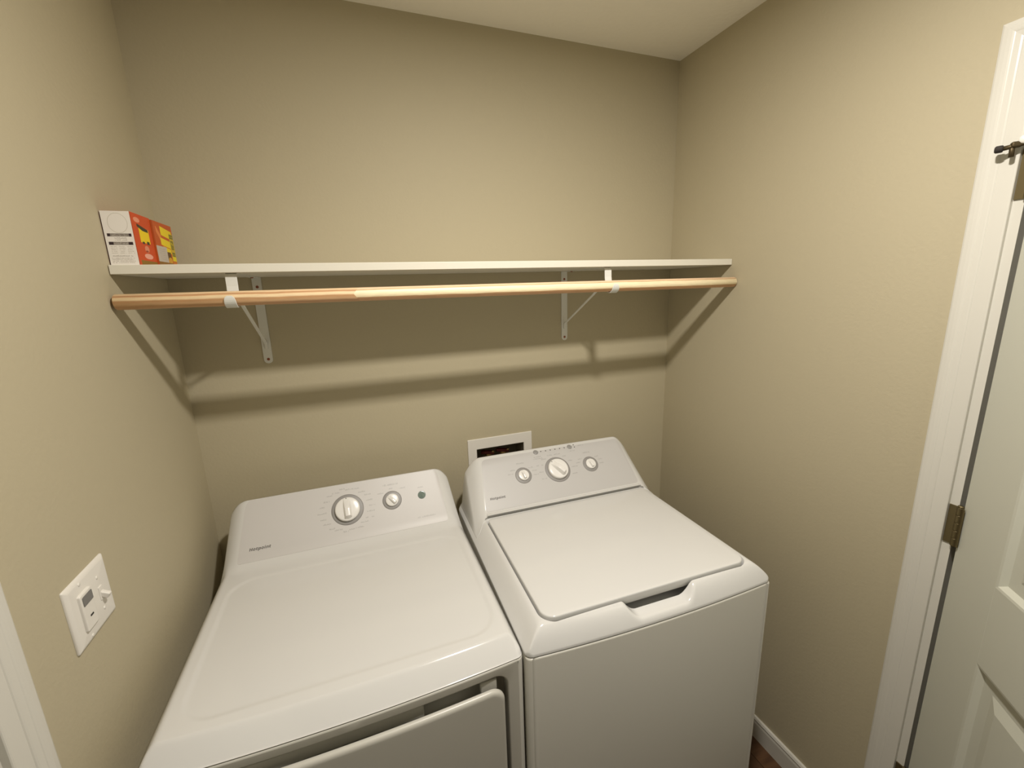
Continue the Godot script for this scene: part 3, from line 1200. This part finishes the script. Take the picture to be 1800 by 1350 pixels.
func bracket(x: float, label: String) -> void:
	var under := SHELF_Y - SHELF_T
	var b := thing("shelf_bracket", label, "bracket", Vector3(x, under, 0.0), 0.0, "shelf and rod brackets")
	var hw := 0.0122
	var t := 0.0030
	# wall plate with a rounded lower end and screw holes
	var hgt := 0.257
	var pts := [Vector2(hw, 0), Vector2(hw, -hgt + hw)]
	for i in range(1, 8):
		var a := PI * i / 8.0
		pts.append(Vector2(cos(a) * hw, -hgt + hw - sin(a) * hw))
	pts.append(Vector2(-hw, -hgt + hw))
	pts.append(Vector2(-hw, 0))
	obj("wall_plate", prism(pts, 0.0005, t), M.bracket, b)
	for y in [-0.028, -hgt + 0.013]:
		var s := obj("screw", lathe([Vector2(0.0042, -0.001), Vector2(0.0040, 0.0008), Vector2(0.002, 0.0016), Vector2(0.0003, 0.0006)], 16), M.screw, b, Vector3(0, y, t), Vector3(90, 0, 0))
		part_label(s, "brownish screw head")
	# arm under the board, turned down at its front, and the cup under the rod
	var side := [Vector2(0.0, -0.0002), Vector2(0.296, -0.0002), Vector2(0.2995, -0.0030)]
	var zz := [Vector2(0.003, -0.0008), Vector2(0.290, -0.0008), Vector2(0.2955, -0.0030), Vector2(0.2985, -0.0080), Vector2(0.2995, -0.030), Vector2(0.3030, -0.050)]
	var yc := ROD_Y - under
	var rr := 0.0166 + 0.0030
	for i in 15:
		var a := deg_to_rad(lerpf(200.0, 378.0, i / 14.0))
		zz.append(Vector2(ROD_Z + cos(a) * rr, yc + sin(a) * rr))
	var st := begin()
	var arm := ribbon(zz.slice(0, 6), hw * 0.98, 0.0028, 0.0)
	obj("arm", arm, M.bracket, b)
	obj("rod_cup", ribbon(zz.slice(5), hw * 0.98, 0.0030, 1.0), M.bracket, b)
	# brace from low on the wall plate up to the arm
	var brace := [Vector2(0.0046, -0.212), Vector2(0.0054, -0.197), Vector2(0.012, -0.190), Vector2(0.150, -0.117), Vector2(0.2955, -0.040)]
	obj("brace", ribbon(brace, 0.0042, 0.0034, 0.0), M.bracket, b)
	var hole := obj("screw", lathe([Vector2(0.0042, -0.001), Vector2(0.0040, 0.0008), Vector2(0.002, 0.0016), Vector2(0.0003, 0.0006)], 16), M.screw, b, Vector3(0, -0.0030, 0.060), Vector3(180, 0, 0))
	part_label(hole, "brownish screw head")

# bent strip: path of (z, y), half width along x, thickness; end > 0 rounds the last end
func ribbon(path: Array, half: float, t: float, end: float) -> ArrayMesh:
	var st := begin()
	var rows := []
	for i in path.size():
		var a: Vector2 = path[maxi(i - 1, 0)]
		var c: Vector2 = path[mini(i + 1, path.size() - 1)]
		var d := (c - a).normalized()
		var n := Vector2(-d.y, d.x) * t / 2.0
		var wd := half
		if end > 0.0:
			var f := float(path.size() - 1 - i) / 4.0
			if f < 1.0:
				wd = half * (0.45 + 0.55 * sqrt(1.0 - pow(1.0 - f, 2.0)))
		var p: Vector2 = path[i]
		var e := minf(0.0006, t * 0.3)
		rows.append([Vector3(-wd + e, p.y + n.y, p.x + n.x), Vector3(-wd, p.y + n.y * 0.6, p.x + n.x * 0.6), Vector3(-wd, p.y - n.y * 0.6, p.x - n.x * 0.6), Vector3(-wd + e, p.y - n.y, p.x - n.x), Vector3(wd - e, p.y - n.y, p.x - n.x), Vector3(wd, p.y - n.y * 0.6, p.x - n.x * 0.6), Vector3(wd, p.y + n.y * 0.6, p.x + n.x * 0.6), Vector3(wd - e, p.y + n.y, p.x + n.x)])
	st.set_smooth_group(-1)
	add_sheet(st, rows, false, true)
	add_fan(st, rows[0], true)
	add_fan(st, rows[-1], false)
	return finish(st)


# ---------------------------------------------------------------- boxes on the shelf
func carton(o: Node3D, size: Vector3, front: Material, side: Material, plain: Material) -> void:
	obj("carton", rbox(size - Vector3.ONE * 0.0006, 0.0008, 1), plain, o, Vector3(0, size.y / 2.0, 0))
	var st := begin(true)
	var hx := size.x / 2.0 - 0.0006
	var hz := size.z / 2.0 - 0.0006
	var y0 := 0.0006
	var y1 := size.y - 0.0006
	var q := [Vector3(-hx, y0, hz + 0.0007), Vector3(hx, y0, hz + 0.0007), Vector3(hx, y1, hz + 0.0007), Vector3(-hx, y1, hz + 0.0007)]
	face(st, q)
	obj("front_print", finish(st), front, o)
	st = begin(true)
	q = [Vector3(hx + 0.0007, y0, hz), Vector3(hx + 0.0007, y0, -hz), Vector3(hx + 0.0007, y1, -hz), Vector3(hx + 0.0007, y1, hz)]
	face(st, q)
	obj("side_print", finish(st), side, o)

func face(st: SurfaceTool, q: Array) -> void:
	var uv := [Vector2(0, 1), Vector2(1, 1), Vector2(1, 0), Vector2(0, 0)]
	for k in [0, 2, 1, 0, 3, 2]:
		st.set_uv(uv[k])
		st.add_vertex(q[k])

func printed(img: Image) -> StandardMaterial3D:
	img.generate_mipmaps()
	var m := mat(Color.WHITE, 0.4)
	m.albedo_texture = ImageTexture.create_from_image(img)
	return m

func blob(img: Image, c: Vector2, r: Vector2, col: Color) -> void:
	for y in range(maxi(0, int(c.y - r.y)), mini(img.get_height(), int(c.y + r.y) + 1)):
		for x in range(maxi(0, int(c.x - r.x)), mini(img.get_width(), int(c.x + r.x) + 1)):
			if pow((x - c.x) / r.x, 2.0) + pow((y - c.y) / r.y, 2.0) <= 1.0:
				img.set_pixel(x, y, col)

func boxes() -> void:
	var rng := RandomNumberGenerator.new()
	rng.seed = 8
	# white end of the first box
	var white := rgb(240, 235, 228)
	var grey := rgb(150, 142, 132)
	var a := Image.create(160, 320, true, Image.FORMAT_RGB8)
	a.fill(white)
	for k in 220:
		var an := TAU * k / 220.0
		a.fill_rect(Rect2i(int(84 + cos(an) * 54), int(70 + sin(an) * 58), 2, 2), rgb(196, 190, 174))
	for y in [132, 182]:
		a.fill_rect(Rect2i(14, y, 134, 18), rgb(138, 130, 122))
		a.fill_rect(Rect2i(14, y, 16 if y == 132 else 26, 18), rgb(52, 38, 44))
		a.fill_rect(Rect2i(134 if y == 132 else 124, y, 14 if y == 132 else 24, 18), rgb(52, 38, 44))
		smudge(a, rng, 40, y + 4, 80, 10, rgb(200, 194, 184))
	for k in 2:
		smudge(a, rng, 52, 155 + k * 11, 66, 8, rgb(170, 160, 152))
	for k in 5:
		for cx in [20, 66, 112]:
			smudge(a, rng, cx, 206 + k * 10, 32, 5, rgb(190, 182, 168))
	smudge(a, rng, 20, 262, 112, 7, grey)
	for k in 4:
		smudge(a, rng, 14, 276 + k * 9, 126, 6, rgb(182, 174, 164))
	# orange side of the first box
	var orange := rgb(206, 72, 18)
	var b := Image.create(256, 320, true, Image.FORMAT_RGB8)
	b.fill(orange)
	blob(b, Vector2(70, 38), Vector2(40, 16), rgb(232, 150, 120))
	b.fill_rect(Rect2i(76, 84, 130, 90), rgb(240, 208, 10))
	for k in 34:
		b.fill_rect(Rect2i(60 + k * 4, 62 + int(k * 0.7), 6, 26 - int(absf(k - 16.0) * 0.5)), rgb(52, 46, 26))
	b.fill_rect(Rect2i(96, 168, 30, 14), rgb(50, 44, 22))
	b.fill_rect(Rect2i(156, 162, 36, 20), rgb(50, 44, 22))
	blob(b, Vector2(140, 212), Vector2(30, 22), rgb(222, 140, 110))
	blob(b, Vector2(136, 226), Vector2(18, 6), rgb(150, 60, 40))
	blob(b, Vector2(146, 258), Vector2(58, 18), rgb(238, 170, 150))
	b.fill_rect(Rect2i(30, 288, 226, 32), rgb(140, 104, 24))
	b.fill_rect(Rect2i(0, 288, 30, 32), orange)
	# orange and yellow side of the second box
	var c := Image.create(320, 320, true, Image.FORMAT_RGB8)
	c.fill(rgb(196, 84, 20))
	for k in 60:
		c.fill_rect(Rect2i(40 + k, 34 + k, 10, 40), rgb(226, 130, 70))
	var yel := rgb(238, 212, 24)
	for s in [[112, 24, 190, 62], [92, 104, 160, 52], [120, 164, 126, 34]]:
		for k in s[2]:
			c.fill_rect(Rect2i(s[0] + k, s[1] - int(k * 0.12) + int(k * 0.22), 1, s[3]), yel)
	blob(c, Vector2(196, 216), Vector2(16, 16), rgb(214, 150, 50))
	c.fill_rect(Rect2i(0, 168, 170, 110), rgb(196, 188, 178))
	for k in 6:
		smudge(c, rng, 40, 184 + k * 14, 100, 7, rgb(170, 160, 152))
	c.fill_rect(Rect2i(170, 200, 60, 60), rgb(92, 66, 22))
	blob(c, Vector2(206, 262), Vector2(34, 26), rgb(218, 160, 40))
	c.fill_rect(Rect2i(0, 278, 320, 42), rgb(142, 98, 26))
	c.fill_rect(Rect2i(250, 60, 70, 200), rgb(204, 176, 40))
	for s in [[254, 66, 66, 30], [262, 110, 46, 64], [262, 196, 50, 30]]:
		c.fill_rect(Rect2i(s[0], s[1], s[2], s[3]), rgb(112, 108, 40))
		smudge(c, rng, s[0] + 6, s[1] + 8, s[2] - 12, maxi(8, s[3] - 18), yel)
	c.fill_rect(Rect2i(250, 226, 70, 34), rgb(232, 214, 30))
	c.fill_rect(Rect2i(246, 260, 74, 60), rgb(206, 120, 26))
	var plain := mat(rgb(188, 84, 30), 0.5)
	var o := thing("carton", "orange carton with a white printed end, at the shelf's front left corner", "box", Vector3(0.0275, SHELF_Y, 0.2500), 0.0, "cartons on the shelf")
	carton(o, Vector3(0.051, 0.1105, 0.099), printed(a), printed(b), plain)
	o = thing("carton", "orange and yellow carton with a pale label, standing behind the white-ended carton", "box", Vector3(0.0290, SHELF_Y, 0.1390), 0.0, "cartons on the shelf")
	carton(o, Vector3(0.054, 0.1085, 0.118), plain, printed(c), plain)


# ---------------------------------------------------------------- outlet box in the back wall
func outlet_box() -> void:
	var o := thing("washer_outlet_box", "white recessed washer outlet box in the back wall behind the washing machine", "outlet box", Vector3(0.956, 1.0, 0.0))
	# frame: four flat bars round the opening
	var x0 := -0.1290
	var x1 := 0.1290
	var y1 := 0.1030
	var y0 := -0.160
	var hx0 := -0.0950
	var hx1 := 0.0950
	var hy1 := 0.0620
	var hy0 := -0.112
	var t := 0.0045
	var st := begin()
	var rows := []
	var c := Vector2((x0 + x1) / 2.0, (y0 + y1) / 2.0)
	var ci := Vector2((hx0 + hx1) / 2.0, (hy0 + hy1) / 2.0)
	for s in [[0, 0.0, 0.0005], [0, 0.0, t - 0.001], [0, 0.001, t], [1, 0.0015, t], [1, 0.0, t - 0.0015], [1, 0.0, -0.004]]:
		var row := []
		var half := Vector2(x1 - x0, y1 - y0) / 2.0 if s[0] == 0 else Vector2(hx1 - hx0, hy1 - hy0) / 2.0
		var mid := c if s[0] == 0 else ci
		var grow: float = -s[1] if s[0] == 0 else s[1]
		for p in rounded(half.x + grow, half.y + grow, [0.002, 0.002, 0.002, 0.002], 1, 3):
			row.append(Vector3(p.x + mid.x, p.y + mid.y, s[2]))
		rows.append(row)
	st.set_smooth_group(-1)
	add_sheet(st, rows, true, true)
	obj("frame", finish(st), M.plastic, o)
	# open tray set in the wall
	st = begin(true)
	var d := -0.088
	add_box(st, Vector3(hx0 - 0.0025, hy0 - 0.0025, d - 0.003), Vector3(hx1 + 0.0025, hy1 + 0.0025, d))
	add_box(st, Vector3(hx0 - 0.0025, hy0 - 0.0025, d), Vector3(hx0, hy1 + 0.0025, -0.001))
	add_box(st, Vector3(hx1, hy0 - 0.0025, d), Vector3(hx1 + 0.0025, hy1 + 0.0025, -0.001))
	add_box(st, Vector3(hx0, hy1, d), Vector3(hx1, hy1 + 0.0025, -0.001))
	add_box(st, Vector3(hx0, hy0 - 0.0025, d), Vector3(hx1, hy0, -0.001))
	obj("tray", finish(st), M.box_inside, o)
	for x in [-0.036, 0.026]:
		var v := Node3D.new()
		v.name = "valve"
		o.add_child(v, true)
		v.position = Vector3(x, -0.004, -0.052)
		obj("valve_body", lathe([Vector2(0.0005, -0.109), Vector2(0.009, -0.109), Vector2(0.009, -0.05), Vector2(0.014, -0.045), Vector2(0.014, -0.02), Vector2(0.011, -0.012), Vector2(0.011, 0.012), Vector2(0.0145, 0.016), Vector2(0.0145, 0.024), Vector2(0.0005, 0.026)], 24), M.brass, v)
		obj("outlet", tube([Vector3(0, 0.0, 0.0), Vector3(0, -0.004, 0.022), Vector3(0, -0.018, 0.036)], 0.010, 16), M.brass, v)
		obj("grip", rbox(Vector3(0.052, 0.014, 0.016), 0.005), M.grip, v, Vector3(-0.004, 0.030, 0.008), Vector3(0, -24, 0))
		obj("stem", lathe([Vector2(0.0005, 0), Vector2(0.005, 0), Vector2(0.005, 0.012), Vector2(0.0005, 0.0125)], 14), M.brass, v, Vector3(0.010, 0.032, 0.016), Vector3(60, 0, -30))


# ---------------------------------------------------------------- switch plate on the left wall
func switch_plate() -> void:
	# local x runs away from the viewer along the wall, y up, z out of the wall
	var o := thing("switch_plate", "white two-gang switch plate with a sensor and a toggle on the left wall", "switch plate", Vector3(0.0, 1.1507, 0.6339), 90.0)
	var st := begin()
	var rows := []
	for s in [[0.0, 0.0002], [0.0, 0.0022], [0.0012, 0.0036], [0.0062, 0.0062], [0.0080, 0.0065]]:
		var row := []
		for p in rounded(0.0585 - s[0], 0.0580 - s[0], [0.0025, 0.0025, 0.0025, 0.0025], 1, 4):
			row.append(Vector3(p.x, p.y, s[1]))
		rows.append(row)
	add_sheet(st, rows, true, true)
	add_fan(st, rows[-1], true)
	var pl := obj("cover", finish(st), M.plastic, o)
	for x in [-0.023, 0.023]:
		for y in ([-0.0485, 0.0485] if x < 0.0 else [-0.030, 0.030]):
			obj("screw", lathe([Vector2(0.0033, -0.001), Vector2(0.0032, 0.0005), Vector2(0.0018, 0.0011), Vector2(0.0003, 0.0012)], 16), M.plastic, pl, Vector3(x, y, 0.0065), Vector3(90, 0, 0))
	# sensor control in the near gang
	var sensor := obj("sensor_switch", plate(0.0165, 0.0333, [0.003, 0.003, 0.003, 0.003], 0.0100, 0.002), M.plastic, o, Vector3(-0.0205, 0.0, 0.0008))
	part_label(sensor, "raised rectangular sensor switch")
	var win := obj("sensor_window", plate(0.0135, 0.0085, [0.002, 0.002, 0.002, 0.002], 0.0016, 0.0006), M.window, sensor, Vector3(0.001, 0.0195, 0.0092))
	part_label(win, "grey sensor window")
	obj("slot", box(Vector3(-0.0040, -0.0022, 0.0), Vector3(0.0040, 0.0004, 0.0108)), M.dark, sensor, Vector3(0.001, -0.0105, 0.0))
	# toggle in the far gang
	st = begin()
	add_rbox(st, Vector3(0.0110, 0.0250, 0.003), 0.001, Vector3.ZERO, 2)
	var tg := obj("toggle_frame", st.commit(), M.plastic, o, Vector3(0.0235, 0.0, 0.0068))
	var lever := obj("lever", rbox(Vector3(0.0085, 0.0100, 0.0150), 0.0022), M.plastic, tg, Vector3(0, -0.0040, 0.0050), Vector3(30, 0, 0))
	part_label(lever, "white toggle lever pushed down")


# ---------------------------------------------------------------- lamp fitting on the ceiling
func ceiling_light() -> void:
	var o := thing("ceiling_light", "small round white ceiling light above the middle of the room", "ceiling light", Vector3(0.89, H, 1.125))
	obj("trim_ring", lathe([Vector2(0.085, -0.0005), Vector2(0.085, -0.004), Vector2(0.080, -0.010), Vector2(0.064, -0.014), Vector2(0.056, -0.013), Vector2(0.056, -0.0005)], 48), M.plastic, o)
	var m := mat(rgb(240, 236, 226), 0.5)
	m.emission_enabled = true
	m.emission = Color(1.0, 0.94, 0.82)
	m.emission_energy_multiplier = 2.0
	obj("diffuser", lathe([Vector2(0.0563, -0.010), Vector2(0.050, -0.0135), Vector2(0.025, -0.0150), Vector2(0.0003, -0.0152)], 48), m, o)
